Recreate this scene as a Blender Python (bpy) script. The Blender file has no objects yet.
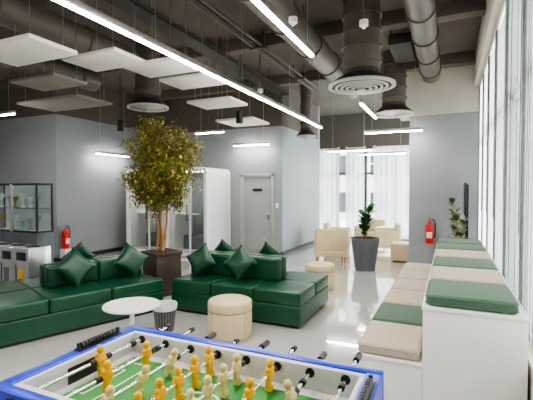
import bpy, bmesh, math, random
from mathutils import Matrix, Vector
random.seed(7)
sc = bpy.context.scene
try:
    sc.view_settings.view_transform = 'AgX'
    sc.view_settings.look = 'AgX - Medium High Contrast'
    sc.view_settings.exposure = 0.62
except Exception as e:
    print(e)

# ------------------------------------------------------------ materials
def mat(name, col, rough=0.5, metal=0.0, var=0.06, scale=8.0, bump=0.0, bscale=None, spec=0.5, sheen=0.0, coat=0.0):
    m = bpy.data.materials.new(name); m.use_nodes = True
    nt = m.node_tree; b = nt.nodes['Principled BSDF']
    b.inputs['Roughness'].default_value = rough
    b.inputs['Metallic'].default_value = metal
    b.inputs['Specular IOR Level'].default_value = spec
    b.inputs['Sheen Weight'].default_value = sheen
    b.inputs['Coat Weight'].default_value = coat
    tc = nt.nodes.new('ShaderNodeTexCoord')
    n = nt.nodes.new('ShaderNodeTexNoise'); n.inputs['Scale'].default_value = scale
    n.inputs['Detail'].default_value = 4
    nt.links.new(tc.outputs['Object'], n.inputs['Vector'])
    r = nt.nodes.new('ShaderNodeValToRGB')
    r.color_ramp.elements[0].position = 0.3; r.color_ramp.elements[1].position = 0.7
    r.color_ramp.elements[0].color = tuple(max(0, c*(1-var)) for c in col)+(1,)
    r.color_ramp.elements[1].color = tuple(min(1, c*(1+var)) for c in col)+(1,)
    nt.links.new(n.outputs['Fac'], r.inputs['Fac'])
    nt.links.new(r.outputs['Color'], b.inputs['Base Color'])
    if bump > 0:
        n2 = nt.nodes.new('ShaderNodeTexNoise'); n2.inputs['Scale'].default_value = bscale or 60
        nt.links.new(tc.outputs['Object'], n2.inputs['Vector'])
        bp = nt.nodes.new('ShaderNodeBump'); bp.inputs['Strength'].default_value = bump
        bp.inputs['Distance'].default_value = 0.01
        nt.links.new(n2.outputs['Fac'], bp.inputs['Height'])
        nt.links.new(bp.outputs['Normal'], b.inputs['Normal'])
    return m

def srgb(r, g, b):
    f = lambda c: (c/255/12.92) if c/255 <= 0.04045 else ((c/255+0.055)/1.055)**2.4
    return (f(r), f(g), f(b))

def emis(name, col, s):
    m = bpy.data.materials.new(name); m.use_nodes = True
    nt = m.node_tree; nt.nodes.clear()
    e = nt.nodes.new('ShaderNodeEmission'); e.inputs['Color'].default_value = col+(1,); e.inputs['Strength'].default_value = s
    o = nt.nodes.new('ShaderNodeOutputMaterial'); nt.links.new(e.outputs[0], o.inputs[0])
    return m

def glassmat(name, tint=(0.9, 0.95, 0.95), fac=0.08):
    m = bpy.data.materials.new(name); m.use_nodes = True
    nt = m.node_tree; nt.nodes.clear()
    t = nt.nodes.new('ShaderNodeBsdfTransparent'); t.inputs['Color'].default_value = tint+(1,)
    g = nt.nodes.new('ShaderNodeBsdfGlossy'); g.inputs['Roughness'].default_value = 0.03
    mx = nt.nodes.new('ShaderNodeMixShader'); mx.inputs[0].default_value = fac
    o = nt.nodes.new('ShaderNodeOutputMaterial')
    nt.links.new(t.outputs[0], mx.inputs[1]); nt.links.new(g.outputs[0], mx.inputs[2]); nt.links.new(mx.outputs[0], o.inputs[0])
    return m

def fabricmat(name, col, transl=0.5, transp=0.0, wave=0):
    m = bpy.data.materials.new(name); m.use_nodes = True
    nt = m.node_tree; nt.nodes.clear()
    d = nt.nodes.new('ShaderNodeBsdfDiffuse'); t = nt.nodes.new('ShaderNodeBsdfTranslucent')
    tc = nt.nodes.new('ShaderNodeTexCoord'); n = nt.nodes.new('ShaderNodeTexNoise'); n.inputs['Scale'].default_value = 40
    nt.links.new(tc.outputs['Object'], n.inputs['Vector'])
    r = nt.nodes.new('ShaderNodeValToRGB')
    r.color_ramp.elements[0].color = tuple(c*0.94 for c in col)+(1,); r.color_ramp.elements[1].color = col+(1,)
    nt.links.new(n.outputs['Fac'], r.inputs['Fac'])
    nt.links.new(r.outputs['Color'], d.inputs['Color']); nt.links.new(r.outputs['Color'], t.inputs['Color'])
    mx = nt.nodes.new('ShaderNodeMixShader'); mx.inputs[0].default_value = transl
    nt.links.new(d.outputs[0], mx.inputs[1]); nt.links.new(t.outputs[0], mx.inputs[2])
    o = nt.nodes.new('ShaderNodeOutputMaterial')
    if transp > 0:
        tr = nt.nodes.new('ShaderNodeBsdfTransparent'); m2 = nt.nodes.new('ShaderNodeMixShader'); m2.inputs[0].default_value = transp
        nt.links.new(mx.outputs[0], m2.inputs[1]); nt.links.new(tr.outputs[0], m2.inputs[2]); nt.links.new(m2.outputs[0], o.inputs[0])
    else:
        nt.links.new(mx.outputs[0], o.inputs[0])
    return m

M = {}
M['wall'] = mat('wall_grey', srgb(143, 148, 151), 0.85, var=0.03, scale=1.5)
M['walld'] = mat('upper_dark_paint', srgb(94, 86, 79), 0.9, var=0.08)
M['ceil'] = mat('ceiling_dark_paint', srgb(104, 94, 86), 0.9, var=0.12, scale=1.2)
M['duct'] = mat('duct_paint', srgb(92, 84, 77), 0.5, var=0.08, metal=0.1)
M['ductd'] = mat('duct_dark', srgb(54, 50, 47), 0.6, var=0.08)
M['beige_wall'] = mat('beige_bulkhead', srgb(200, 194, 182), 0.85, var=0.03, scale=2)
M['white'] = mat('white_paint', srgb(232, 230, 226), 0.45, var=0.02)
M['whiteg'] = mat('white_laminate', srgb(238, 236, 230), 0.3, var=0.015)
M['raft'] = mat('acoustic_felt_white', srgb(220, 215, 207), 0.95, var=0.04, bump=0.2, bscale=80)
M['raftg'] = mat('acoustic_felt_grey', srgb(136, 129, 122), 0.95, var=0.04, bump=0.2, bscale=80)
M['diff'] = mat('diffuser_grey', srgb(176, 172, 165), 0.5, var=0.03)
M['black'] = mat('black_plastic', srgb(24, 24, 25), 0.4, var=0.1)
M['blackm'] = mat('black_metal', srgb(32, 32, 34), 0.35, metal=0.4)
M['alu'] = mat('aluminium', srgb(190, 190, 190), 0.3, metal=0.9)
M['steel'] = mat('stainless_steel', srgb(206, 207, 208), 0.28, metal=0.9, var=0.06)
M['chrome'] = mat('chrome', srgb(225, 225, 228), 0.12, metal=1.0)
M['led'] = emis('led_diffuser', (1.0, 0.955, 0.89), 88)
M['leather'] = mat('green_leather', srgb(12, 68, 44), 0.32, var=0.12, scale=5, bump=0.12, bscale=120)
M['leather2'] = mat('green_leather_pillow', srgb(8, 62, 40), 0.36, var=0.1, scale=5, bump=0.12, bscale=120)
M['gfab'] = mat('green_fabric', srgb(74, 102, 82), 0.9, var=0.08, scale=30, bump=0.3, bscale=200, sheen=0.1)
M['bfab'] = mat('beige_fabric', srgb(186, 172, 154), 0.9, var=0.06, scale=30, bump=0.3, bscale=200, sheen=0.1)
M['cream'] = mat('cream_leather', srgb(208, 190, 152), 0.5, var=0.04, scale=10, bump=0.1)
M['creamd'] = mat('cream_seam', srgb(150, 132, 98), 0.6)
M['blue'] = mat('blue_laminate', srgb(30, 62, 204), 0.28, var=0.04)
M['field'] = mat('field_green', srgb(52, 138, 56), 0.45, var=0.05)
M['yellow'] = mat('player_yellow', srgb(255, 188, 8), 0.35, var=0.05)
M['orange'] = mat('player_cream', srgb(232, 214, 150), 0.35, var=0.05)
M['palegrey'] = mat('pale_grey', srgb(214, 215, 215), 0.4, var=0.03)
M['door'] = mat('door_grey', srgb(150, 152, 152), 0.5, var=0.03)
M['doorf'] = mat('door_frame_grey', srgb(163, 166, 166), 0.5, var=0.03)
M['red'] = mat('extinguisher_red', srgb(205, 16, 14), 0.3, var=0.04)
M['pot'] = mat('pot_slate', srgb(84, 88, 92), 0.6, var=0.08)
M['soil'] = mat('soil', srgb(50, 38, 28), 0.95, var=0.3, scale=40, bump=0.8)
M['bark'] = mat('bark', srgb(150, 116, 78), 0.85, var=0.2, scale=30, bump=0.6)
M['planter'] = mat('planter_brown', srgb(68, 56, 49), 0.55, var=0.12)
M['leafA'] = mat('leaf_olive', srgb(118, 122, 46), 0.5, var=0.35, scale=3)
M['leafB'] = mat('leaf_yellow', srgb(180, 160, 76), 0.5, var=0.3, scale=3)
M['leafC'] = mat('leaf_green', srgb(66, 88, 38), 0.5, var=0.3, scale=3)
M['leafF'] = mat('leaf_fig', srgb(38, 88, 36), 0.35, var=0.25, scale=6)
M['glass'] = glassmat('glass_clear')
M['glassd'] = glassmat('glass_grey', (0.74, 0.77, 0.78), 0.10)
M['blind'] = fabricmat('roller_blind', (0.78, 0.75, 0.70), 0.23, 0.025)
M['sheer'] = fabricmat('sheer_curtain', (0.84, 0.86, 0.88), 0.33, 0.18)
M['mull'] = mat('mullion_grey', srgb(128, 128, 128), 0.4, metal=0.1)
M['mulld'] = mat('mullion_dark', srgb(58, 60, 64), 0.4, metal=0.3)
M['screen'] = mat('screen_glass', srgb(14, 15, 18), 0.12)
M['paperw'] = mat('paper_white', srgb(225, 224, 218), 0.8)
M['papery'] = mat('paper_ochre', srgb(206, 166, 60), 0.8)
M['mesh'] = mat('bin_dark', srgb(84, 86, 88), 0.35, metal=0.5)
M['liner'] = mat('bin_liner', srgb(210, 212, 214), 0.5)
M['felt'] = mat('felt_charcoal', srgb(120, 123, 126), 0.95, var=0.06)
M['skirt'] = mat('skirting_black', srgb(40, 40, 42), 0.5)
M['sign'] = mat('sign_dark', srgb(30, 34, 38), 0.5)
M['gold'] = mat('trophy_gold', srgb(190, 150, 70), 0.3, metal=0.8)
M['wood'] = mat('wood_mid', srgb(150, 112, 74), 0.5, var=0.2)
M['slate'] = mat('cabinet_slate', srgb(84, 92, 98), 0.5)
def floormat():
    m = mat('floor_epoxy', srgb(198, 197, 193), 0.1, var=0.05, scale=0.9, spec=0.9, coat=1.0)
    nt = m.node_tree; b = nt.nodes['Principled BSDF']; b.inputs['Coat Roughness'].default_value = 0.03; b.inputs['Coat IOR'].default_value = 1.9
    tc = nt.nodes.new('ShaderNodeTexCoord'); n = nt.nodes.new('ShaderNodeTexNoise'); n.inputs['Scale'].default_value = 2.2
    n.inputs['Detail'].default_value = 6
    nt.links.new(tc.outputs['Object'], n.inputs['Vector'])
    mr = nt.nodes.new('ShaderNodeMapRange'); mr.inputs['To Min'].default_value = 0.05; mr.inputs['To Max'].default_value = 0.16
    nt.links.new(n.outputs['Fac'], mr.inputs['Value']); nt.links.new(mr.outputs[0], b.inputs['Roughness'])
    return m
M['floor'] = floormat()

# ------------------------------------------------------------ mesh builder
class B:
    def __init__(s): s.bm = bmesh.new(); s.m = []
    def mi(s, k):
        if k not in s.m: s.m.append(k)
        return s.m.index(k)
    def _fin(s, vs, k, mtx=None):
        if mtx is not None: bmesh.ops.transform(s.bm, matrix=mtx, verts=vs)
        i = s.mi(k)
        for v in vs:
            for f in v.link_faces: f.material_index = i
        return vs
    def box(s, a, b, k, bev=0.0, seg=2, mtx=None):
        c = [(a[i]+b[i])/2 for i in range(3)]; d = [abs(b[i]-a[i]) for i in range(3)]
        r = bmesh.ops.create_cube(s.bm, size=1.0, matrix=Matrix.Translation(c) @ Matrix.Diagonal((*d, 1)))
        vs = r['verts']
        if bev > 0:
            es = list({e for v in vs for e in v.link_edges})
            r2 = bmesh.ops.bevel(s.bm, geom=es, offset=min(bev, min(d)*0.49), segments=seg, profile=0.5, affect='EDGES')
            vs = list({v for f in r2['faces'] for v in f.verts} | {v for v in vs if v.is_valid})
        return s._fin(vs, k, mtx)
    def cyl(s, p, q, r1, k, r2=None, seg=20, caps=True):
        p = Vector(p); q = Vector(q); d = q-p
        if r2 is None: r2 = r1
        rot = d.to_track_quat('Z', 'Y').to_matrix().to_4x4()
        r = bmesh.ops.create_cone(s.bm, cap_ends=caps, segments=seg, radius1=r1, radius2=r2, depth=d.length,
                                  matrix=Matrix.Translation((p+q)/2) @ rot)
        return s._fin(r['verts'], k)
    def sph(s, c, r, k, sc=(1, 1, 1), u=16, v=10, mtx=None):
        r_ = bmesh.ops.create_uvsphere(s.bm, u_segments=u, v_segments=v, radius=r, matrix=Matrix.Translation(c) @ Matrix.Diagonal((*sc, 1)))
        return s._fin(r_['verts'], k, mtx)
    def lathe(s, prof, k, c=(0, 0, 0), seg=32, mtx=None):
        rings = []
        for (r, z) in prof:
            rings.append([s.bm.verts.new((c[0]+r*math.cos(2*math.pi*i/seg), c[1]+r*math.sin(2*math.pi*i/seg), c[2]+z)) for i in range(seg)])
        i0 = s.mi(k)
        for a, b in zip(rings, rings[1:]):
            for i in range(seg):
                f = s.bm.faces.new((a[i], a[(i+1) % seg], b[(i+1) % seg], b[i])); f.material_index = i0
        for ring, rev in ((rings[0], True), (rings[-1], False)):
            f = s.bm.faces.new(list(reversed(ring)) if rev else ring); f.material_index = i0
        vs = [v for r in rings for v in r]
        if mtx is not None: bmesh.ops.transform(s.bm, matrix=mtx, verts=vs)
        return vs
    def ring(s, r0, r1, z0, z1, k, c, seg=40):
        i0 = s.mi(k); R = []
        for (r, z) in ((r0, z0), (r1, z0), (r1, z1), (r0, z1)):
            R.append([s.bm.verts.new((c[0]+r*math.cos(2*math.pi*i/seg), c[1]+r*math.sin(2*math.pi*i/seg), c[2]+z)) for i in range(seg)])
        for a in range(4):
            A = R[a]; Bq = R[(a+1) % 4]
            for i in range(seg):
                f = s.bm.faces.new((A[i], A[(i+1) % seg], Bq[(i+1) % seg], Bq[i])); f.material_index = i0
    def tube(s, pts, rads, k, seg=8):
        pts = [Vector(p) for p in pts]; rings = []
        for i, p in enumerate(pts):
            t = (pts[min(i+1, len(pts)-1)]-pts[max(i-1, 0)]).normalized()
            a = t.orthogonal().normalized() if abs(t.z) < 0.5 else t.cross(Vector((0, 1, 0))).normalized()
            b_ = t.cross(a).normalized(); r = rads[i] if isinstance(rads, (list, tuple)) else rads
            rings.append([s.bm.verts.new(p+a*r*math.cos(2*math.pi*j/seg)+b_*r*math.sin(2*math.pi*j/seg)) for j in range(seg)])
        i0 = s.mi(k)
        for a, b_ in zip(rings, rings[1:]):
            for j in range(seg):
                f = s.bm.faces.new((a[j], a[(j+1) % seg], b_[(j+1) % seg], b_[j])); f.material_index = i0
        for r in (rings[0], rings[-1]):
            f = s.bm.faces.new(r); f.material_index = i0
    def pillow(s, w, h, t, k, mtx, n=14):
        i0 = s.mi(k); allv = []
        for side in (1, -1):
            g = []
            for i in range(n+1):
                row = []
                for j in range(n+1):
                    u = -1+2*i/n; v = -1+2*j/n
                    th = (max(0, 1-u**2)**0.45)*(max(0, 1-v**2)**0.45)
                    x = u*w/2*(1-0.10*(1-v*v)*abs(u)); y = v*h/2*(1-0.10*(1-u*u)*abs(v))
                    row.append(s.bm.verts.new(mtx @ Vector((x, y, side*(th*t/2+0.002)))))
                g.append(row)
            for i in range(n):
                for j in range(n):
                    q = (g[i][j], g[i+1][j], g[i+1][j+1], g[i][j+1])
                    f = s.bm.faces.new(q if side == 1 else q[::-1]); f.material_index = i0
            allv += [v for r in g for v in r]
        bmesh.ops.remove_doubles(s.bm, verts=allv, dist=0.005)
    def rframe(s, w, h, r, t, y0, y1, k, c=(0, 0, 0), n=6):
        def loop(w, h, r):
            pts = []
            for (cx, cz, a0) in ((w/2-r, h/2-r, 0), (-w/2+r, h/2-r, 90), (-w/2+r, -h/2+r, 180), (w/2-r, -h/2+r, 270)):
                for i in range(n+1):
                    a = math.radians(a0+90*i/n); pts.append((cx+r*math.cos(a), cz+r*math.sin(a)))
            return pts
        o = loop(w, h, r); i_ = loop(w-2*t, h-2*t, max(r-t, 0.01))
        L = []
        for lp in (o, i_):
            for y in (y0, y1):
                L.append([s.bm.verts.new((c[0]+x, y, c[2]+h/2+z)) for x, z in lp])
        of, ob, inf, inb = L; N = len(o); m0 = s.mi(k)
        for j in range(N):
            q = (j+1) % N
            for f in ((of[j], of[q], inf[q], inf[j]), (ob[q], ob[j], inb[j], inb[q]), (of[q], of[j], ob[j], ob[q]), (inf[j], inf[q], inb[q], inb[j])):
                ff = s.bm.faces.new(f); ff.material_index = m0
    def fin(s, name, loc=(0, 0, 0), rz=0.0, smooth=True, angle=35, norm=True):
        if norm: bmesh.ops.recalc_face_normals(s.bm, faces=s.bm.faces)
        me = bpy.data.meshes.new(name); s.bm.to_mesh(me); s.bm.free()
        for k in s.m: me.materials.append(M[k])
        if smooth:
            me.polygons.foreach_set('use_smooth', [True]*len(me.polygons))
            me.set_sharp_from_angle(angle=math.radians(angle))
        o = bpy.data.objects.new(name, me); o.location = loc; o.rotation_euler = (0, 0, rz)
        sc.collection.objects.link(o); return o

CH = 4.3
def simple(name, boxes, **kw):
    b = B()
    for bx in boxes: b.box(bx[0], bx[1], bx[2], bx[3] if len(bx) > 3 else 0)
    return b.fin(name, **kw)

# ------------------------------------------------------------ room shell
simple('floor', [((-11.2, -3.2, -0.15), (1.0, 14.6, 0), 'floor')])
simple('ceiling', [((-11.2, -3.2, CH), (1.0, 14.6, CH+0.15), 'ceil')])
simple('wall_left', [((-8.35, 6.3, 0), (-8.15, 9.45, 3.38), 'wall'), ((-8.35, 6.3, 3.38), (-8.15, 9.45, CH), 'walld')])
simple('wall_recess', [((-11.0, 6.3, 0), (-8.35, 6.5, 3.38), 'wall'), ((-11.0, 6.3, 3.38), (-8.35, 6.5, CH), 'walld')])
simple('wall_far_left', [((-11.2, -3.0, 0), (-11.0, 6.5, 3.38), 'wall'), ((-11.2, -3.0, 3.38), (-11.0, 6.5, CH), 'walld')])
simple('wall_rear', [((-11.2, -3.2, 0), (1.0, -3.0, 3.38), 'wall'), ((-11.2, -3.2, 3.38), (1.0, -3.0, CH), 'walld')])
DX0, DX1, DH = -4.91, -4.09, 2.0
simple('wall_door_left', [((-8.15, 9.25, 0), (DX0-0.05, 9.45, DH+0.05), 'wall')])
simple('wall_door_right', [((DX1+0.05, 9.25, 0), (-3.8, 9.45, DH+0.05), 'wall')])
simple('wall_door_header', [((-8.15, 9.25, DH+0.05), (-3.8, 9.45, 3.25), 'wall'), ((-8.15, 9.25, 3.25), (-3.8, 9.45, CH), 'walld')])
simple('wall_corridor', [((-4.0, 9.45, 0), (-3.8, 12.2, 3.25), 'wall'), ((-4.0, 9.45, 3.25), (-3.8, 12.2, CH), 'walld')])
simple('wall_lounge_left', [((-6.2, 12.2, 0), (-3.8, 12.4, CH), 'wall'), ((-6.2, 12.4, 0), (-6.0, 14.2, CH), 'wall')])
simple('wall_column', [((-0.78, 8.94, 0), (0.5, 9.5, 3.2), 'wall')])
simple('wall_bulkhead', [((-1.0, 8.9, 3.2), (0.5, 9.5, CH), 'beige_wall')])
simple('baseboard_left', [((-8.15, 6.3, 0), (-8.13, 9.25, 0.1), 'skirt')])
simple('baseboard_recess', [((-11.0, 6.28, 0), (-8.13, 6.3, 0.1), 'skirt')])
simple('baseboard_door_side', [((-5.2, 9.23, 0), (DX0-0.08, 9.25, 0.1), 'skirt'), ((DX1+0.08, 9.23, 0), (-3.78, 9.25, 0.1), 'skirt')])
simple('baseboard_corridor', [((-3.8, 9.25, 0), (-3.78, 12.2, 0.1), 'skirt')])
simple('baseboard_column', [((-0.8, 8.92, 0), (0.45, 8.94, 0.1), 'skirt')])

# door
b = B()
b.box((DX0-0.05, 9.25, 0), (DX0+0.03, 9.4, DH), 'doorf', 0.006); b.box((DX1-0.03, 9.25, 0), (DX1+0.05, 9.4, DH), 'doorf', 0.006)
b.box((DX0-0.05, 9.25, DH-0.03), (DX1+0.05, 9.4, DH+0.05), 'doorf', 0.006)
b.box((DX0-0.07, 9.225, 0), (DX0+0.0, 9.25, DH+0.07), 'doorf', 0.004); b.box((DX1, 9.225, 0), (DX1+0.07, 9.25, DH+0.07), 'doorf', 0.004); b.box((DX0-0.07, 9.225, DH), (DX1+0.07, 9.25, DH+0.07), 'doorf', 0.004)
b.box((DX0+0.03, 9.27, 0.01), (DX1-0.03, 9.32, DH-0.03), 'door', 0.004)
b.box((DX0+0.28, 9.255, 1.62), (DX1-0.28, 9.27, 1.69), 'sign')
b.box((DX0+0.16, 9.262, 0.13), (DX1-0.16, 9.272, 0.42), 'doorf')
for i in range(6): b.box((DX0+0.18, 9.256, 0.17+i*0.04), (DX1-0.18, 9.264, 0.185+i*0.04), 'door')
b.cyl((DX1-0.11, 9.27, 1.0), (DX1-0.11, 9.21, 1.0), 0.012, 'alu'); b.cyl((DX1-0.11, 9.215, 1.0), (DX1-0.23, 9.215, 1.0), 0.01, 'alu')
b.box((DX1-0.14, 9.262, 0.9), (DX1-0.08, 9.272, 1.08), 'alu', 0.003)
b.fin('door_1')
simple('light_switch', [((-3.98, 9.238, 1.2), (-3.9, 9.25, 1.32), 'white', 0.004)])

# window wall right
WX = 0.5
simple('wall_right_sill', [((WX, -3.0, 0), (WX+0.25, 14.2, 0.5), 'beige_wall')])
simple('wall_right_header', [((WX-0.08, -3.0, 3.7), (WX+0.25, 8.9, CH), 'beige_wall')])
simple('wall_right_pier', [((WX, -3.0, 0.5), (WX+0.25, 1.6, 3.7), 'beige_wall')])
simple('wall_right_far', [((WX, 8.94, 3.4), (WX+0.25, 14.2, CH), 'walld')])
ys = [1.6+i*1.04 for i in range(8)]
for i, (y0, y1) in enumerate(zip(ys, ys[1:])):
    b = B()
    b.box((WX+0.05, y0, 0.5), (WX+0.18, y0+0.04, 3.7), 'mull', 0.006)
    b.box((WX+0.05, y1-0.04, 0.5), (WX+0.18, y1, 3.7), 'mull', 0.006)
    b.box((WX+0.002, y0, 0.5), (WX+0.05, y0+0.018, 3.7), 'mull', 0.003)
    b.box((WX+0.002, y1-0.018, 0.5), (WX+0.05, y1, 3.7), 'mull', 0.003)
    b.box((WX+0.06, y0+0.04, 0.5), (WX+0.14, y1-0.04, 0.56), 'mull'); b.box((WX+0.06, y0+0.04, 3.64), (WX+0.14, y1-0.04, 3.7), 'mull')
    b.box((WX+0.06, y0+0.04, 2.55), (WX+0.14, y1-0.04, 2.61), 'mull')
    b.box((WX+0.095, y0+0.04, 0.56), (WX+0.105, y1-0.04, 3.64), 'glass')
    b.fin('window_%d' % (i+1))
    b = B()
    # vertical-louvre blind: overlapping fabric vanes under a head rail
    nv = 9; a0 = y0+0.026; a1 = y1-0.026; vw = (a1-a0)/nv
    k0 = b.mi('blind')
    for v in range(nv):
        ya = a0+v*vw; yb = ya+vw*1.04
        b.bm.faces.new([b.bm.verts.new(p) for p in ((WX+0.016, ya, 0.56), (WX+0.030, min(yb, a1), 0.56), (WX+0.030, min(yb, a1), 3.63), (WX+0.016, ya, 3.63))]).material_index = k0
    b.box((WX+0.004, y0+0.022, 3.63), (WX+0.045, y1-0.022, 3.69), 'white', 0.004)
    b.tube([(WX+0.0, y0+0.04, 3.62), (WX+0.0, y0+0.04, 1.3)], 0.004, 'mull', 6)
    b.fin('vertical_blind', norm=False)
# back windows (far end)
BY = 14.0
simple('wall_back', [((-6.2, BY, 3.15), (0.75, BY+0.2, CH), 'walld'), ((-6.2, BY, 0), (-5.6, BY+0.2, 3.15), 'wall'), ((0.3, BY, 0), (0.75, BY+0.2, 3.15), 'wall')])
xs = [-5.6+i*0.983 for i in range(7)]
for i, (x0, x1) in enumerate(zip(xs, xs[1:])):
    b = B()
    w = 0.045
    b.box((x0, BY-0.02, 0), (x0+w, BY+0.14, 3.15), 'mulld', 0.005)
    b.box((x1-w, BY-0.02, 0), (x1, BY+0.14, 3.15), 'mulld', 0.005)
    b.box((x0+w, BY+0.04, 0), (x1-w, BY+0.12, 0.08), 'mulld'); b.box((x0+w, BY+0.04, 3.07), (x1-w, BY+0.12, 3.15), 'mulld'); b.box((x0+w, BY+0.04, 2.2), (x1-w, BY+0.12, 2.26), 'mulld')
    b.box((x0+w, BY+0.07, 0.08), (x1-w, BY+0.08, 3.07), 'glass')
    b.fin('window_%d' % (i+8))
for (x0, x1) in ((-5.4, -3.55), (-3.3, -2.65), (-2.35, -0.7)):
    b = B(); n = int((x1-x0)*60); pr = None; k0 = b.mi('sheer')
    for j in range(n+1):
        x = x0+(x1-x0)*j/n; y = BY-0.14+0.035*math.sin(j*0.62)+0.01*math.sin(j*0.23)
        cur = (b.bm.verts.new((x, y, 0.03)), b.bm.verts.new((x, y, 3.1)))
        if pr: f = b.bm.faces.new((pr[0], cur[0], cur[1], pr[1])); f.material_index = k0
        pr = cur
    b.box((x0-0.03, BY-0.16, 3.08), (x1+0.03, BY-0.12, 3.12), 'white'); b.box((x0, BY-0.15, 3.12), (x0+0.03, BY-0.03, 3.15), 'white'); b.box((x1-0.03, BY-0.15, 3.12), (x1, BY-0.03, 3.15), 'white')
    b.fin('curtain')
b = B()
for y in (9.5, 11.0, 12.5, 13.9): b.box((WX, y, 0.5), (WX+0.14, y+0.06, 3.4), 'mulld')
b.box((WX+0.08, 9.5, 0.5), (WX+0.09, 13.96, 3.4), 'glass')
b.fin('window_14')
b = B()
b.box((-14, 26, -1), (6, 30, 7.0), 'beige_wall')
for i in range(9):
    for z in (0.2, 2.6, 5.0): b.box((-13+i*2.1, 25.97, z), (-11.9+i*2.1, 26.0, z+1.3), 'mulld')
b.fin('neighbouring_building')
simple('ground', [((-40, 14.6, -0.4), (40, 60, -0.2), 'paperw')])

# ------------------------------------------------------------ ceiling services
def led(p0, p1, w=0.036, n=3):
    p0 = Vector(p0); p1 = Vector(p1); b = B()
    d = p1-p0; L = d.length
    b.box((0, -w/2-0.006, 0.0), (L, w/2+0.006, 0.06), 'alu', 0.004)
    b.box((0.01, -w/2, -0.014), (L-0.01, w/2, 0.0), 'led')
    for i in range(n):
        x = 0.15+(L-0.3)*i/(n-1)
        b.cyl((x, 0, 0.06), (x, 0, CH-p0.z), 0.003, 'alu', seg=6)
    return b.fin('linear_pendant_light', loc=p0, rz=math.atan2(d.y, d.x))
led((-2.54, -0.6, 3.0), (-2.54, 8.4, 3.0), n=6)
led((-1.27, 0.4, 3.0), (-1.27, 3.88, 3.0))
led((-1.27, 6.3, 3.0), (-1.27, 7.7, 3.0), n=2)
led((-1.65, 8.6, 2.85), (-0.5, 8.6, 2.85), n=2)
led((-5.35, 7.75, 2.95), (-4.6, 7.75, 2.95), n=2)
led((-5.05, 9.0, 2.78), (-4.05, 9.0, 2.78), n=2)
led((-7.9, 7.2, 2.55), (-7.9, 8.3, 2.55), n=2)
led((-8.6, 4.6, 3.0), (-7.0, 4.6, 3.0), n=2)
led((-3.2, 11.2, 2.75), (-2.0, 11.2, 2.75), n=2)
led((-2.6, 12.6, 2.75), (-1.2, 12.6, 2.75), n=2)
led((-5.5, -1.0, 3.0), (-5.5, 2.0, 3.0))  # unseen bar, added outside the frame to help light the room
led((-8.5, -1.0, 3.0), (-8.5, 2.5, 3.0))  # second added fill bar, also out of view

def raft(x0, x1, y0, y1, z=3.2, k='raft'):
    b = B(); b.box((x0, y0, z), (x1, y1, z+0.05), k, 0.012)
    for x in (x0+0.12, x1-0.12):
        for y in (y0+0.1, y1-0.1):
            b.cyl((x, y, z+0.05), (x, y, CH), 0.003, 'alu', seg=6); b.cyl((x, y, z+0.05), (x, y, z+0.07), 0.012, 'alu', seg=8)
    b.fin('acoustic_ceiling_panel')
raft(-4.98, -3.9, 2.72, 3.32); raft(-4.3, -3.45, 3.42, 3.95, 3.22); raft(-3.8, -3.0, 3.9, 4.42, 3.2); raft(-3.8, -3.0, 4.6, 5.15); raft(-4.3, -3.4, 5.95, 6.6); raft(-4.85, -3.9, 7.8, 8.7)
raft(-7.4, -5.8, 4.9, 5.7, 3.25, 'raftg'); raft(-6.2, -5.2, 4.0, 4.6, 3.3, 'raftg')

def vduct(x, y, zb, r, rd, name='round_air_diffuser'):
    b = B()
    b.cyl((x, y, zb+0.12), (x, y, CH), r, 'duct', seg=32)
    for i in range(5):
        z = zb+0.3+i*(CH-zb-0.35)/4
        b.ring(r-0.002, r+0.022, -0.012, 0.012, 'duct', (x, y, z))
    b.lathe([(rd*0.98, 0.0), (rd, 0.02), (r*1.02, 0.14), (r, 0.2)], 'ductd', (x, y, zb), seg=40)
    b.ring(rd*0.9, rd*1.02, -0.02, 0.01, 'diff', (x, y, zb))
    for i, f in enumerate((0.76, 0.60, 0.44, 0.28)):
        b.ring(rd*(f-0.035), rd*(f+0.045), -0.03-0.008*i, -0.012-0.008*i, 'diff', (x, y, zb))
    b.cyl((x, y, zb-0.07), (x, y, zb-0.0), rd*0.12, 'diff', seg=24)
    for a in range(4):
        m = Matrix.Translation((x, y, zb)) @ Matrix.Rotation(a*math.pi/4, 4, 'Z')
        b.box((-rd*0.92, -0.008, -0.014), (rd*0.92, 0.008, -0.004), 'duct', mtx=m)
    b.fin(name)
vduct(-1.13, 5.64, 3.1, 0.25, 0.45)
vduct(-1.0, 8.1, 3.12, 0.22, 0.36)
vduct(-5.0, 5.75, 3.15, 0.22, 0.36)
vduct(-3.3, 9.6, 3.0, 0.14, 0.24)

def hduct(x, z, r, y0, y1, k='duct', rings=1.0):
    b = B(); b.cyl((x, y0, z), (x, y1, z), r, k, seg=28)
    y = y0+0.3
    while y < y1:
        b.cyl((x, y-0.015, z), (x, y+0.015, z), r+0.02, k, seg=28); y += rings
    y = y0+0.8
    while y < y1:
        b.box((x-0.004, y, z+r-0.01), (x+0.004, y+0.03, CH), 'alu'); y += 2.4
    b.fin('air_duct')
hduct(-1.95, 3.85, 0.2, -2.5, 8.8)
hduct(-0.35, 3.88, 0.17, 0.5, 8.4, rings=0.9)
hduct(-4.95, 3.85, 0.2, -2.5, 5.3, rings=1.3)
hduct(-6.6, 3.85, 0.2, -2.5, 6.0, rings=1.3)
b = B(); b.box((-0.9, 6.5, 3.9), (-0.56, 7.5, 4.07), 'ductd', 0.02); b.box((-0.88, 6.6, 4.05), (-0.86, 6.63, CH), 'ductd'); b.box((-0.6, 7.4, 4.05), (-0.58, 7.43, CH), 'ductd')
b.fin('fan_coil_unit')
b = B()
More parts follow.
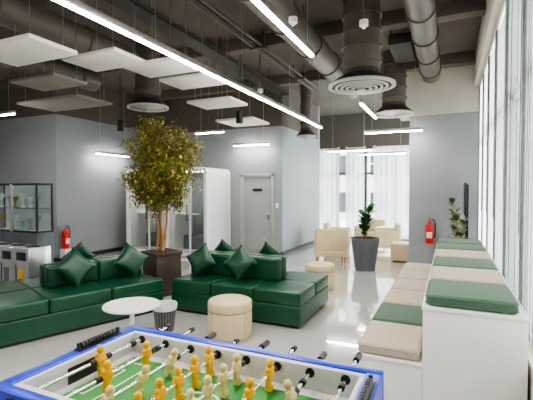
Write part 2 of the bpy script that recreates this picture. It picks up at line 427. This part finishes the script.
for i, x in enumerate((-3.0, -2.92, -2.84)): b.cyl((x, -2.5, 4.03), (x, 9.2, 4.03), 0.022, 'ductd' if i % 2 else 'duct', seg=8)
for y in range(-2, 9, 2): b.box((-3.05, y, 3.98), (-2.79, y+0.04, 4.01), 'duct'); b.box((-3.05, y, 3.98), (-3.03, y+0.04, CH), 'duct'); b.box((-2.81, y, 3.98), (-2.79, y+0.04, CH), 'duct')
b.fin('pipe_run')
b = B()
b.box((-3.9, -2.5, 3.98), (-3.6, 9.2, 3.99), 'ductd'); b.box((-3.9, -2.5, 3.98), (-3.89, 9.2, 4.05), 'ductd'); b.box((-3.61, -2.5, 3.98), (-3.6, 9.2, 4.05), 'ductd')
for y in range(-2, 9, 2): b.box((-3.88, y, 4.0), (-3.87, y+0.02, CH), 'ductd'); b.box((-3.63, y, 4.0), (-3.62, y+0.02, CH), 'ductd')
b.fin('cable_tray')
b = B()
for y in (1.0, 3.6, 6.2, 8.6): b.box((-11, y, 4.09), (0.42, y+0.22, CH), 'ceil', 0.01)
b.fin('trim_ceiling_beam')
for (x, y) in ((-1.6, 4.2), (-3.3, 6.9), (-6.1, 3.6), (-0.9, 4.6), (-1.6, 7.4)):
    b = B(); b.cyl((x, y, 3.55), (x, y, CH), 0.012, 'duct', seg=8); b.cyl((x, y, 3.5), (x, y, 3.56), 0.05, 'white', seg=20); b.cyl((x, y, 3.47), (x, y, 3.5), 0.02, 'white', seg=12); b.fin('smoke_detector')
for (x, y) in ((-6.9, 7.0), (-3.9, 7.2)):
    b = B(); b.cyl((x, y, 3.25), (x, y, CH), 0.008, 'ductd', seg=8); b.cyl((x, y, 3.0), (x, y, 3.25), 0.07, 'black', seg=20); b.fin('ceiling_speaker')

# ------------------------------------------------------------ tiered bench
b = B()
b.box((-0.64, 3.08, 0), (-0.17, 6.95, 0.38), 'whiteg', 0.004); b.box((-0.168, 3.08, 0), (0.48, 6.95, 0.80), 'whiteg', 0.004)
b.box((-0.66, 3.07, 0.36), (-0.165, 6.96, 0.385), 'whiteg', 0.003); b.box((-0.175, 3.07, 0.785), (0.485, 6.96, 0.81), 'whiteg', 0.003)
b.fin('tiered_bench')
def cushion(x0, x1, y0, y1, z, k, t=0.085):
    b = B(); b.box((x0, y0, z+0.002), (x1, y1, z+t), k, 0.028, 4)
    for zz in (z+0.018, z+t-0.018):
        pts = [(x0+0.026, y0), (x1-0.03, y0), (x1, y0+0.03), (x1, y1-0.03), (x1-0.03, y1), (x0+0.03, y1), (x0, y1-0.03), (x0, y0+0.03), (x0+0.026, y0)]
        b.tube([(p[0], p[1], zz) for p in pts], 0.005, k, 6)
    b.fin('seat_cushion')
uc = ['gfab', 'bfab', 'gfab', 'bfab', 'gfab', 'gfab']; lc = ['bfab', 'gfab', 'bfab', 'bfab', 'bfab', 'bfab']
for i in range(6):
    y0 = 3.1+i*0.64
    cushion(-0.15, 0.43, y0, y0+0.6, 0.81, uc[i]); cushion(-0.64, -0.19, y0, y0+0.6, 0.385, lc[i])

# ------------------------------------------------------------ sofas
def sofa(L, D, bx0, bx1, name, loc, rz, h=0.74):
    b = B()
    b.box((0.04, 0.04, 0), (L-0.04, D-0.04, 0.05), 'black')
    b.box((0, 0, 0.04), (L, D, 0.27), 'leather', 0.018, 3)
    n = 3
    for j in range(n):
        x0 = L*j/n+0.002; x1 = L*(j+1)/n-0.002
        b.box((x0, 0, 0.268), (x1, D/2-0.01, 0.44), 'leather', 0.03, 4)
        b.box((x0, D/2+0.01, 0.268), (x1, D, 0.44), 'leather', 0.03, 4)
    m = 2
    for j in range(m):
        x0 = bx0+(bx1-bx0)*j/m+0.002; x1 = bx0+(bx1-bx0)*(j+1)/m-0.002
        b.box((x0, D/2-0.17, 0.43), (x1, D/2-0.004, h), 'leather', 0.035, 4)
        b.box((x0, D/2+0.004, 0.43), (x1, D/2+0.17, h), 'leather', 0.035, 4)
    return b.fin(name, loc=loc, rz=rz)
def pillowobj(loc, rz, tilt=62, s=0.42, roll=45):
    b = B()
    mtx = Matrix.Rotation(math.radians(tilt), 4, 'X') @ Matrix.Rotation(math.radians(roll), 4, 'Z')
    b.pillow(s, s, 0.15, 'leather2', mtx)
    b.fin('throw_pillow', loc=loc, rz=rz, angle=80)
S2 = (-3.45, 4.4)
sofa(1.87, 1.22, 0.0, 1.4, 'green_sofa', (S2[0], S2[1], 0), 0)
def onsofa(loc, rz, x, y, z, dr=0, **kw):
    c, s_ = math.cos(rz), math.sin(rz)
    pillowobj((loc[0]+x*c-y*s_, loc[1]+x*s_+y*c, z), rz+dr, **kw)
onsofa(S2, 0, 0.30, 0.27, 0.68, roll=38, s=0.37, tilt=66)
onsofa(S2, 0, 0.92, 0.27, 0.68, roll=52, s=0.37, tilt=66)
onsofa(S2, 0, 0.30, 0.95, 0.68, dr=math.pi, roll=45, s=0.36, tilt=66)
onsofa(S2, 0, 1.05, 0.95, 0.68, dr=math.pi, roll=40, s=0.36, tilt=66)
LA = math.radians(70)
l0 = (-4.27, 2.34)
sofa(2.14, 1.4, 0.85, 2.12, 'green_sofa', (l0[0], l0[1], 0), LA, h=0.7)
onsofa(l0, LA, 1.12, 0.36, 0.69, roll=42, s=0.38, tilt=66); onsofa(l0, LA, 1.86, 0.36, 0.69, roll=50, s=0.38, tilt=66)
onsofa(l0, LA, 1.4, 1.04, 0.69, dr=math.pi, s=0.38, tilt=66)

# ------------------------------------------------------------ planter & tree
PR = math.radians(-20)
b = B()
b.box((-0.22, -0.22, 0), (0.22, 0.22, 0.67), 'planter', 0.01)
b.box((-0.235, -0.235, 0.63), (0.235, 0.235, 0.685), 'planter', 0.008)
b.box((-0.19, -0.19, 0.67), (0.19, 0.19, 0.692), 'soil')
def leafm(b, p, d, up, L, W, k):
    d = d.normalized(); s_ = d.cross(up)
    if s_.length < 1e-3: s_ = d.orthogonal()
    s_.normalize(); nrm = s_.cross(d)
    p1 = p+d*L*0.45+s_*W/2+nrm*W*0.12; p2 = p+d*L; p3 = p+d*L*0.45-s_*W/2+nrm*W*0.12
    v0, v1, v2, v3 = [b.bm.verts.new(q) for q in (p, p1, p2, p3)]
    i0 = b.mi(k)
    f = b.bm.faces.new((v0, v1, v2)); f.material_index = i0
    f = b.bm.faces.new((v0, v2, v3)); f.material_index = i0
rnd = random.Random(3)
trunks = [((-0.04, 0.02), (-0.10, 0.05)), ((0.04, -0.03), (0.08, -0.05)), ((0.0, 0.05), (0.02, 0.10)), ((-0.02, -0.05), (-0.03, -0.13))]
tips = []
for (a, t) in trunks:
    pts = []; n = 8
    for i in range(n+1):
        f = i/n
        pts.append((a[0]+(t[0]-a[0])*f+0.022*math.sin(f*7+a[0]*40), a[1]+(t[1]-a[1])*f+0.022*math.cos(f*6+a[1]*50), 0.69+0.95*f))
    b.tube(pts, [0.022-0.009*i/n for i in range(n+1)], 'bark', 8)
    tips.append(Vector(pts[-1]))
    tips.append(Vector(pts[-3]))
CC = Vector((0, 0, 2.04))
brs = []
for i in range(150):
    st = rnd.choice(tips)
    th = rnd.uniform(0, 2*math.pi); ph = math.acos(rnd.uniform(-0.97, 1))
    rr = rnd.uniform(0.70, 1.03)
    e = CC+Vector((0.64*math.sin(ph)*math.cos(th), 0.64*math.sin(ph)*math.sin(th), 0.80*math.cos(ph)))*rr
    mid = st.lerp(e, 0.5)+Vector((rnd.uniform(-.06, .06), rnd.uniform(-.06, .06), 0.08))
    q = [st, st.lerp(mid, 0.5)+Vector((0, 0, 0.03)), mid, mid.lerp(e, 0.5)+Vector((0, 0, 0.02)), e]
    b.tube(q, [0.010, 0.008, 0.006, 0.004, 0.003], 'bark', 5); brs.append(q)
for q in brs:
    for j in range(135):
        f = rnd.random()**0.5*4; a = int(min(f, 3)); p = q[a].lerp(q[a+1], min(f-a, 1))
        if (p-Vector((0, 0, 1.7))).length < 0.12: continue
        p = p+Vector((rnd.gauss(0, .055), rnd.gauss(0, .055), rnd.gauss(0, .055)))
        d = Vector((rnd.uniform(-1, 1), rnd.uniform(-1, 1), rnd.uniform(-0.9, 0.6)))
        leafm(b, p, d, Vector((rnd.uniform(-.5, .5), rnd.uniform(-.5, .5), 1)), rnd.uniform(0.045, 0.075), rnd.uniform(0.02, 0.032), rnd.choice(['leafA', 'leafA', 'leafA', 'leafB', 'leafB', 'leafC', 'leafC']))
b.fin('potted_olive_tree', loc=(-4.16, 5.08, 0), rz=PR, norm=False, angle=40)

# ------------------------------------------------------------ coffee table, bin, poufs
b = B()
b.lathe([(0.20, 0), (0.20, 0.012), (0.03, 0.03), (0.025, 0.05), (0.025, 0.42), (0.07, 0.43), (0.28, 0.43), (0.29, 0.437), (0.29, 0.45), (0.285, 0.455)], 'white', seg=48)
b.fin('round_coffee_table', loc=(-3.02, 3.2, 0))
b = B()
b.lathe([(0.105, 0), (0.135, 0.30), (0.139, 0.305), (0.139, 0.31), (0.130, 0.31), (0.128, 0.30), (0.10, 0.012)], 'mesh', seg=36)
b.lathe([(0.140, 0.25), (0.146, 0.30), (0.142, 0.318), (0.128, 0.314), (0.12, 0.2), (0.118, 0.2), (0.11, 0.05)], 'liner', seg=22)
for i in range(24):
    a = 2*math.pi*i/24; b.cyl((0.107*math.cos(a), 0.107*math.sin(a), 0.01), (0.134*math.cos(a), 0.134*math.sin(a), 0.24), 0.002, 'alu', seg=5)
b.fin('waste_bin', loc=(-3.04, 3.76, 0))
def pouf(x, y, r=0.25, h=0.42):
    b = B()
    b.lathe([(r-0.03, 0), (r-0.03, 0.02), (r-0.008, 0.025), (r, 0.05), (r, h-0.12), (r-0.004, h-0.11), (r, h-0.10), (r, h-0.03), (r-0.01, h-0.012), (r-0.035, h), (0.1, h+0.006), (0.01, h+0.007)], 'cream', seg=48)
    b.ring(r-0.01, r+0.003, h-0.113, h-0.107, 'creamd', (0, 0, 0))
    for i in range(4):
        a = math.pi/4+i*math.pi/2; b.cyl(((r+0.0005)*math.cos(a), (r+0.0005)*math.sin(a), 0.04), ((r+0.0005)*math.cos(a), (r+0.0005)*math.sin(a), h-0.03), 0.0025, 'creamd', seg=6)
    b.fin('round_pouf', loc=(x, y, 0), rz=0.4)
pouf(-2.25, 3.92); pouf(-1.97, 6.45)

# ------------------------------------------------------------ armchairs, lounge
def armchair(x, y, rz):
    b = B(); w = 0.72; d = 0.68
    b.box((-w/2, -d/2, 0.16), (w/2, d/2, 0.30), 'cream', 0.02, 3)
    b.box((-w/2+0.1, -d/2-0.01, 0.30), (w/2-0.1, d/2-0.12, 0.43), 'cream', 0.035, 4)
    b.box((-w/2, d/2-0.13, 0.28), (w/2, d/2, 0.78), 'cream', 0.035, 4)
    for s_ in (-1, 1): b.box((s_*w/2, -d/2, 0.28), (s_*(w/2-0.1), d/2-0.1, 0.62), 'cream', 0.03, 4)
    b.box((-0.002, d/2-0.002, 0.3), (0.002, d/2+0.002, 0.75), 'creamd')
    for sx in (-1, 1):
        for sy in (-1, 1): b.cyl((sx*(w/2-0.05), sy*(d/2-0.05), 0), (sx*(w/2-0.07), sy*(d/2-0.07), 0.17), 0.012, 'wood', 0.02, seg=10)
    b.fin('armchair', loc=(x, y, 0), rz=rz)
armchair(-2.48, 8.95, math.radians(200)); armchair(-2.75, 10.6, math.radians(100)); armchair(-2.1, 11.9, math.radians(-15)); armchair(-1.5, 10.9, math.radians(-80))
b = B(); b.box((-0.25, -0.25, 0.02), (0.25, 0.25, 0.42), 'cream', 0.03, 4); b.box((-0.2, -0.2, 0), (0.2, 0.2, 0.03), 'black'); b.fin('square_ottoman', loc=(-0.98, 9.8, 0))
b = B(); b.lathe([(0.2, 0), (0.2, 0.012), (0.02, 0.025), (0.02, 0.43), (0.25, 0.44), (0.25, 0.46)], 'white', seg=36); b.fin('side_table', loc=(-2.0, 10.2, 0))

def bigleaf(b, p, d, L, W, k, droop=0.25):
    d = d.normalized(); s_ = d.cross(Vector((0, 0, 1)))
    if s_.length < 1e-3: s_ = Vector((1, 0, 0))
    s_.normalize(); up = s_.cross(d); N = 7; prev = None; i0 = b.mi(k)
    for i in range(N+1):
        f = i/N; wd = W*(math.sin(math.pi*min(1, f*0.94+0.03))**0.7)*(0.75+0.4*f)/2
        c = p+d*L*f-Vector((0, 0, 1))*droop*L*f*f
        row = [b.bm.verts.new(c+s_*wd+up*wd*0.25), b.bm.verts.new(c), b.bm.verts.new(c-s_*wd+up*wd*0.25)]
        if prev:
            for j in range(2):
                ff = b.bm.faces.new((prev[j], row[j], row[j+1], prev[j+1])); ff.material_index = i0
        prev = row
def figplant(name, x, y, potH, rt, rb, H, n, L, seed, potk='pot', sk='leafF'):
    r = random.Random(seed); b = B()
    b.lathe([(rb, 0), (rt, potH-0.02), (rt, potH), (rt-0.02, potH), (rt-0.03, potH-0.05), (0.01, potH-0.05)], potk, seg=36)
    b.cyl((0, 0, potH-0.06), (0, 0, potH-0.04), rt-0.03, 'soil', seg=24)
    for s_ in range(3):
        ox, oy = r.uniform(-.06, .06), r.uniform(-.06, .06); tx, ty = r.uniform(-.12, .12), r.uniform(-.12, .12)
        pts = [Vector((ox+(tx-ox)*f, oy+(ty-oy)*f, potH-0.05+(H-0.15*s_-potH)*f)) for f in (0, .25, .5, .75, 1)]
        b.tube(pts, [0.012, 0.011, 0.009, 0.008, 0.005], 'bark', 6)
        for i in range(n):
            f = 0.2+0.8*(i+0.5)/n; a = int(min(f*4, 3)); p = pts[a].lerp(pts[a+1], f*4-a)
            th = i*2.4+s_; d = Vector((math.cos(th), math.sin(th), 0.35+0.9*f))
            bigleaf(b, p, d, L*r.uniform(.8, 1.15), L*0.6, sk)
    b.fin(name, loc=(x, y, 0), norm=False, angle=60)
figplant('potted_fiddle_leaf_fig', -1.59, 8.4, 0.66, 0.29, 0.2, 1.3, 12, 0.25, 5)
figplant('potted_ficus', 0.13, 7.3, 0.42, 0.16, 0.12, 1.5, 16, 0.17, 9, 'white', 'leafC')

# ------------------------------------------------------------ tv on stand, window side
b = B()
b.box((0.27, 8.0, 0.02), (0.31, 8.08, 1.75), 'blackm'); b.box((0.12, 7.98, 0), (0.42, 8.10, 0.02), 'blackm'); b.box((0.27, 8.5, 0.02), (0.31, 8.58, 1.75), 'blackm'); b.box((0.12, 8.48, 0), (0.42, 8.60, 0.02), 'blackm')
b.box((0.235, 7.8, 1.2), (0.27, 8.78, 1.78), 'black', 0.006); b.box((0.231, 7.82, 1.22), (0.236, 8.76, 1.76), 'screen')
b.fin('television')

# ------------------------------------------------------------ fire extinguishers
def exting(x, y, z, rz, floor=False):
    b = B()
    b.lathe([(0.055, 0), (0.07, 0.01), (0.075, 0.03), (0.075, 0.36), (0.068, 0.40), (0.04, 0.435), (0.022, 0.45), (0.022, 0.48)], 'red', seg=28)
    b.box((-0.02, -0.02, 0.48), (0.02, 0.02, 0.52), 'alu', 0.004)
    b.box((-0.015, -0.11, 0.52), (0.015, 0.02, 0.535), 'black', 0.004); b.box((-0.015, -0.1, 0.49), (0.015, 0.0, 0.503), 'black', 0.004)
    b.tube([(0.02, 0, 0.5), (0.09, 0, 0.49), (0.115, 0, 0.40), (0.11, 0, 0.25), (0.10, 0, 0.12)], [0.01, 0.01, 0.01, 0.011, 0.016], 'black', 8)
    b.box((-0.05, -0.078, 0.12), (0.05, -0.06, 0.24), 'paperw', 0.004)
    if not floor: b.box((-0.04, 0.06, 0.2), (0.04, 0.098, 0.34), 'alu')
    else: b.box((-0.09, -0.09, -0.30), (0.09, 0.09, 0.0), 'palegrey', 0.01)
    b.fin('fire_extinguisher', loc=(x, y, z), rz=rz)
exting(-0.37, 8.84, 0.55, 0)
exting(-8.02, 6.42, 0.30, math.radians(90), True)

# ------------------------------------------------------------ phone booths
def booth(xc, w, name):
    b = B(); y0, y1 = 8.05, 9.2; H = 2.18
    b.rframe(w, H, 0.14, 0.075, y0, y1, 'white', c=(xc, 0, 0.02))
    for sx in (-1, 1):
        for y in (y0+0.1, y1-0.1): b.cyl((xc+sx*(w/2-0.2), y, 0), (xc+sx*(w/2-0.2), y, 0.03), 0.03, 'black', seg=12)
    b.box((xc-w/2+0.07, y1-0.06, 0.09), (xc+w/2-0.07, y1-0.01, H-0.05), 'felt')
    b.box((xc-w/2+0.07, y0+0.05, 0.09), (xc+w/2-0.07, y0+0.06, H-0.05), 'glassd')
    for x in (xc-w/2+0.07, xc+0.1): b.box((x, y0+0.03, 0.09), (x+0.035, y0+0.08, H-0.05), 'palegrey')
    b.cyl((xc+0.06, y0+0.0, 0.9), (xc+0.06, y0+0.0, 1.3), 0.012, 'black', seg=10)
    for z in (0.92, 1.28): b.cyl((xc+0.06, y0, z), (xc+0.06, y0+0.05, z), 0.008, 'black', seg=8)
    b.box((xc-w/2+0.1, y1-0.5, 0.09), (xc+w/2-0.1, y1-0.07, 0.45), 'felt', 0.02); b.box((xc-w/2+0.08, y0+0.35, 1.0), (xc-w/2+0.5, y1-0.3, 1.03), 'white')
    b.box((xc+w/2-0.001, y0+0.15, 0.2), (xc+w/2+0.006, y1-0.12, 1.98), 'palegrey', 0.003)
    b.box((xc-0.35, y0+0.4, H-0.07), (xc+0.35, y0+0.46, H-0.058), 'led')
    b.fin(name)
booth(-5.88, 1.25, 'office_phone_booth'); booth(-7.15, 1.22, 'office_phone_booth')

# ------------------------------------------------------------ display cabinet and recycling station left
b = B(); x0, x1, y0, y1 = -7.3, -6.03, 4.3, 4.6
b.box((x0, y0, 0), (x1, y1, 0.95), 'slate', 0.006)
for i in range(1, 3): b.box((x0+i*(x1-x0)/3-0.003, y0-0.002, 0.05), (x0+i*(x1-x0)/3+0.003, y0+0.001, 0.92), 'black')
z0, z1 = 0.95, 1.76
for x in (x0, x1-0.025):
    for y in (y0, y1-0.025): b.box((x, y, z0), (x+0.025, y+0.025, z1), 'black')
for z in (z0, z1-0.03):
    b.box((x0, y0, z), (x1, y0+0.025, z+0.03), 'black'); b.box((x0, y1-0.025, z), (x1, y1, z+0.03), 'black')
    b.box((x0, y0, z), (x0+0.025, y1, z+0.03), 'black'); b.box((x1-0.025, y0, z), (x1, y1, z+0.03), 'black')
b.box((x0+0.01, y0+0.01, z1-0.012), (x1-0.01, y1-0.01, z1-0.005), 'glass')
xmid = (x0+x1)/2
b.box((xmid-0.03, y0-0.004, z0+0.01), (xmid-0.002, y0+0.02, z1-0.01), 'alu', 0.003); b.box((xmid+0.002, y0-0.004, z0+0.01), (xmid+0.03, y0+0.02, z1-0.01), 'alu', 0.003)
for sx in (-1, 1): b.cyl((xmid+sx*0.045, y0-0.02, 1.2), (xmid+sx*0.045, y0-0.02, 1.5), 0.007, 'alu', seg=8)
b.box((x0+0.03, y0+0.03, 1.34), (x1-0.03, y1-0.03, 1.35), 'glassd')
b.box((x0+0.03, y0+0.01, z0+0.03), (x1-0.03, y0+0.015, z1-0.03), 'glass'); b.box((x1-0.015, y0+0.03, z0+0.03), (x1-0.01, y1-0.03, z1-0.03), 'glass')
b.box((x0+0.03, y1-0.012, z0+0.03), (x1-0.03, y1-0.008, z1-0.03), 'palegrey')
b.box((x0+0.03, y0+0.03, z0+0.02), (x1-0.03, y1-0.03, z0+0.032), 'palegrey')
r = random.Random(2)
for zz in (z0+0.03, 1.35):
    for i in range(6):
        x = x0+0.14+i*0.19; h = r.uniform(0.12, 0.26); k = r.choice(['gold', 'alu', 'paperw', 'alu'])
        b.lathe([(0.04, 0), (0.04, 0.02), (0.012, 0.04), (0.012, h*0.5), (0.045, h*0.8), (0.05, h), (0.02, h)], k, (x, (y0+y1)/2, zz), seg=14)
b.fin('display_cabinet')
b = B(); x0, x1, y0, y1 = -6.7, -5.4, 3.72, 4.08
b.box((x0+0.02, y0+0.02, 0), (x1-0.02, y1-0.02, 0.06), 'black')
n = 4; wd = (x1-x0)/n
lab = ['papery', 'black', 'slate', 'papery']
for i in range(n):
    xa = x0+i*wd+0.006; xb = xa+wd-0.012
    b.box((xa, y0, 0.05), (xb, y1, 0.82), 'steel', 0.012, 2)
    b.box((xa+0.03, y0-0.006, 0.10), (xb-0.03, y0, 0.60), 'steel', 0.003)
    b.box((xa+0.06, y0-0.008, 0.64), (xb-0.06, y0+0.001, 0.76), 'black', 0.003)
    b.box((xa+0.10, y0-0.011, 0.28), (xb-0.10, y0-0.005, 0.52), lab[i], 0.002)
    b.box((xa+0.04, y0-0.009, 0.12), (xa+0.055, y0-0.005, 0.58), 'black')
    b.cyl(((xa+xb)/2, (y0+y1)/2, 0.818), ((xa+xb)/2, (y0+y1)/2, 0.83), 0.1, 'black', seg=24)
b.box((x1-0.008, y0+0.05, 0.12), (x1-0.002, y1-0.05, 0.76), 'steel', 0.002)
b.fin('recycling_bin_station')

# ------------------------------------------------------------ foosball table
b = B()
X0, X1, Y0, Y1 = -1.60, -0.24, 0.93, 1.70; ZT = 0.90; ZF = 0.79
ew, sw = 0.065, 0.05
b.box((X0, Y0, 0.58), (X1, Y0+sw, ZT), 'blue', 0.006); b.box((X0, Y1-sw, 0.58), (X1, Y1, ZT), 'blue', 0.006)
b.box((X0, Y0+sw-0.005, 0.58), (X0+ew, Y1-sw+0.005, ZT), 'blue', 0.006); b.box((X1-ew, Y0+sw-0.005, 0.58), (X1, Y1-sw+0.005, ZT), 'blue', 0.006)
b.box((X0+ew, Y1-sw-0.03, ZF), (X1-ew, Y1-sw, ZT-0.006), 'palegrey', 0.003); b.box((X0+ew, Y0+sw, ZF), (X1-ew, Y0+sw+0.03, ZT-0.006), 'palegrey', 0.003)
b.box((X0+ew, Y0+sw+0.03, ZF), (X0+ew+0.02, Y1-sw-0.03, ZT-0.006), 'palegrey', 0.003); b.box((X1-ew-0.02, Y0+sw+0.03, ZF), (X1-ew, Y1-sw-0.03, ZT-0.006), 'palegrey', 0.003)
b.box((X0+0.02, Y0+0.02, 0.60), (X1-0.02, Y1-0.02, ZF-0.004), 'palegrey')
b.box((X0+ew, Y0+sw, ZF-0.006), (X1-ew, Y1-sw, ZF), 'field')
xm, ym = (X0+X1)/2, (Y0+Y1)/2
e = ZF+0.001
b.box((xm-0.005, Y0+sw+0.03, ZF-0.001), (xm+0.005, Y1-sw-0.03, e), 'white')
b.ring(0.095, 0.105, -0.001, 0.001, 'white', (xm, ym, ZF))
b.box((X0+ew+0.02, Y1-sw-0.085, ZF-0.001), (X1-ew-0.02, Y1-sw-0.03, e+0.001), 'palegrey')
b.box((X0+ew+0.02, Y0+sw+0.03, ZF-0.001), (X1-ew-0.02, Y0+sw+0.085, e+0.001), 'palegrey')
for sx in (-1, 1):
    xe = xm+sx*((X1-X0)/2-ew-0.02)
    b.box((min(xe, xe-sx*0.05), Y0+sw+0.03, ZF-0.001), (max(xe, xe-sx*0.05), Y1-sw-0.03, e+0.0015), 'palegrey')
    for (dx, hy) in ((0.2, 0.2), (0.12, 0.12)):
        b.box((min(xe-sx*dx, xe-sx*(dx-0.008)), ym-hy, ZF-0.001), (max(xe-sx*dx, xe-sx*(dx-0.008)), ym+hy, e), 'white')
        for s2 in (-1, 1): b.box((min(xe, xe-sx*dx), ym+s2*hy-0.004, ZF-0.001), (max(xe, xe-sx*dx), ym+s2*hy+0.004, e), 'white')
    b.box((min(xe, xe-sx*0.004), ym-0.1, ZF), (max(xe, xe-sx*0.004), ym+0.1, ZF+0.075), 'black')
for xx in (X0+0.03, X1-0.03):
    yc = 1.44
    b.box((xx-0.02, yc-0.13, ZT), (xx+0.02, yc+0.13, ZT+0.008), 'black', 0.003)
    b.cyl((xx, yc-0.12, ZT+0.02), (xx, yc+0.12, ZT+0.02), 0.004, 'chrome', seg=8)
    for i in range(10): b.cyl((xx, yc-0.11+i*0.021, ZT+0.02), (xx, yc-0.094+i*0.021, ZT+0.02), 0.015, 'black', seg=12)
    for s2 in (-1, 1): b.box((xx-0.008, yc+s2*0.12-0.006, ZT), (xx+0.008, yc+s2*0.12+0.006, ZT+0.034), 'black')
for x in (X0+0.01, X1-0.13):
    for y in (Y0+0.01, Y1-0.13): b.box((x, y, 0.03), (x+0.12, y+0.12, 0.6), 'blue', 0.01); b.cyl((x+0.06, y+0.06, 0), (x+0.06, y+0.06, 0.03), 0.03, 'black')
def man(b, x, y, z, k, tilt):
    mt = Matrix.Translation((x, y, z)) @ Matrix.Rotation(tilt, 4, 'Y')
    b.sph((0, 0, 0.048), 0.017, k, (1, 1, 1.1), 12, 8, mt)
    b.box((-0.008, -0.008, 0.022), (0.008, 0.008, 0.037), k, 0.002, 1, mt)
    b.box((-0.014, -0.024, -0.018), (0.014, 0.024, 0.029), k, 0.008, 2, mt)
    b.box((-0.016, -0.027, -0.009), (0.016, 0.027, 0.009), k, 0.006, 2, mt)
    b.box((-0.010, -0.017, -0.052), (0.010, 0.017, -0.012), k, 0.005, 2, mt)
    b.box((-0.012, -0.015, -0.071), (0.019, 0.015, -0.046), k, 0.005, 2, mt)
lay = [(1, 'yellow'), (2, 'yellow'), (3, 'orange'), (5, 'yellow'), (5, 'orange'), (3, 'yellow'), (2, 'orange'), (1, 'orange')]
rr = random.Random(11); inner = (X1-X0)-2*ew
offs = [0.03, 0.04, -0.04, 0.0, -0.02, 0.03, -0.04, 0.02]
for i, (n, k) in enumerate(lay):
    x = X0+ew+inner*(i+0.5)/8; z = 0.868; near = k == 'yellow'; o = offs[i]
    ya = Y0-0.16+o if near else Y0-0.10+o; yb = Y1+0.09+o if near else Y1+0.10+o
    b.cyl((x, ya, z), (x, yb, z), 0.0075, 'chrome', seg=12)
    for y in (Y0-0.008, Y1-0.002): b.cyl((x, y, z), (x, y+0.012, z), 0.022, 'black', seg=20)
    for y in (Y0+sw+0.028, Y1-sw-0.036): b.cyl((x, y, z), (x, y+0.010, z), 0.020, 'black', seg=20)
    if near:
        b.cyl((x, ya-0.12, z), (x, ya, z), 0.016, 'black', seg=16); b.cyl((x, yb, z), (x, yb+0.025, z), 0.013, 'black', seg=14)
    else:
        b.cyl((x, yb, z), (x, yb+0.07, z), 0.015, 'black', seg=16); b.sph((x, yb+0.07, z), 0.015, 'black'); b.cyl((x, ya-0.025, z), (x, ya, z), 0.013, 'black', seg=14)
    sp = {1: 0, 2: 0.24, 3: 0.19, 5: 0.115}[n]
    til = rr.uniform(-0.5, 0.5)
    for j in range(n):
        man(b, x, ym+o+(j-(n-1)/2)*sp, z, k, til)
    yo = (n-1)/2*sp
    for s2 in (-1, 1):
        yy = ym+o+s2*(yo+0.045)
        b.cyl((x, yy-0.012, z), (x, yy+0.012, z), 0.014, 'black', seg=14)
    if n <= 2:
        yy = Y1-sw-0.11+o*0.4; b.cyl((x, yy-0.012, z), (x, yy+0.012, z), 0.014, 'black', seg=14)
b.fin('foosball_table', angle=40)

# ------------------------------------------------------------ world, camera
w = bpy.data.worlds.new('World'); sc.world = w; w.use_nodes = True
nt = w.node_tree; bg = nt.nodes['Background']
bg.inputs['Color'].default_value = (0.96, 0.98, 1.0, 1); bg.inputs['Strength'].default_value = 8.0

cam = bpy.data.cameras.new('camera'); co = bpy.data.objects.new('camera', cam); sc.collection.objects.link(co)
co.location = (0, 0, 1.65); co.rotation_euler = (math.radians(90-1.43), 0, math.radians(24.6))
cam.sensor_width = 36; cam.lens = 36*400/533; cam.clip_start = 0.05
sc.camera = co
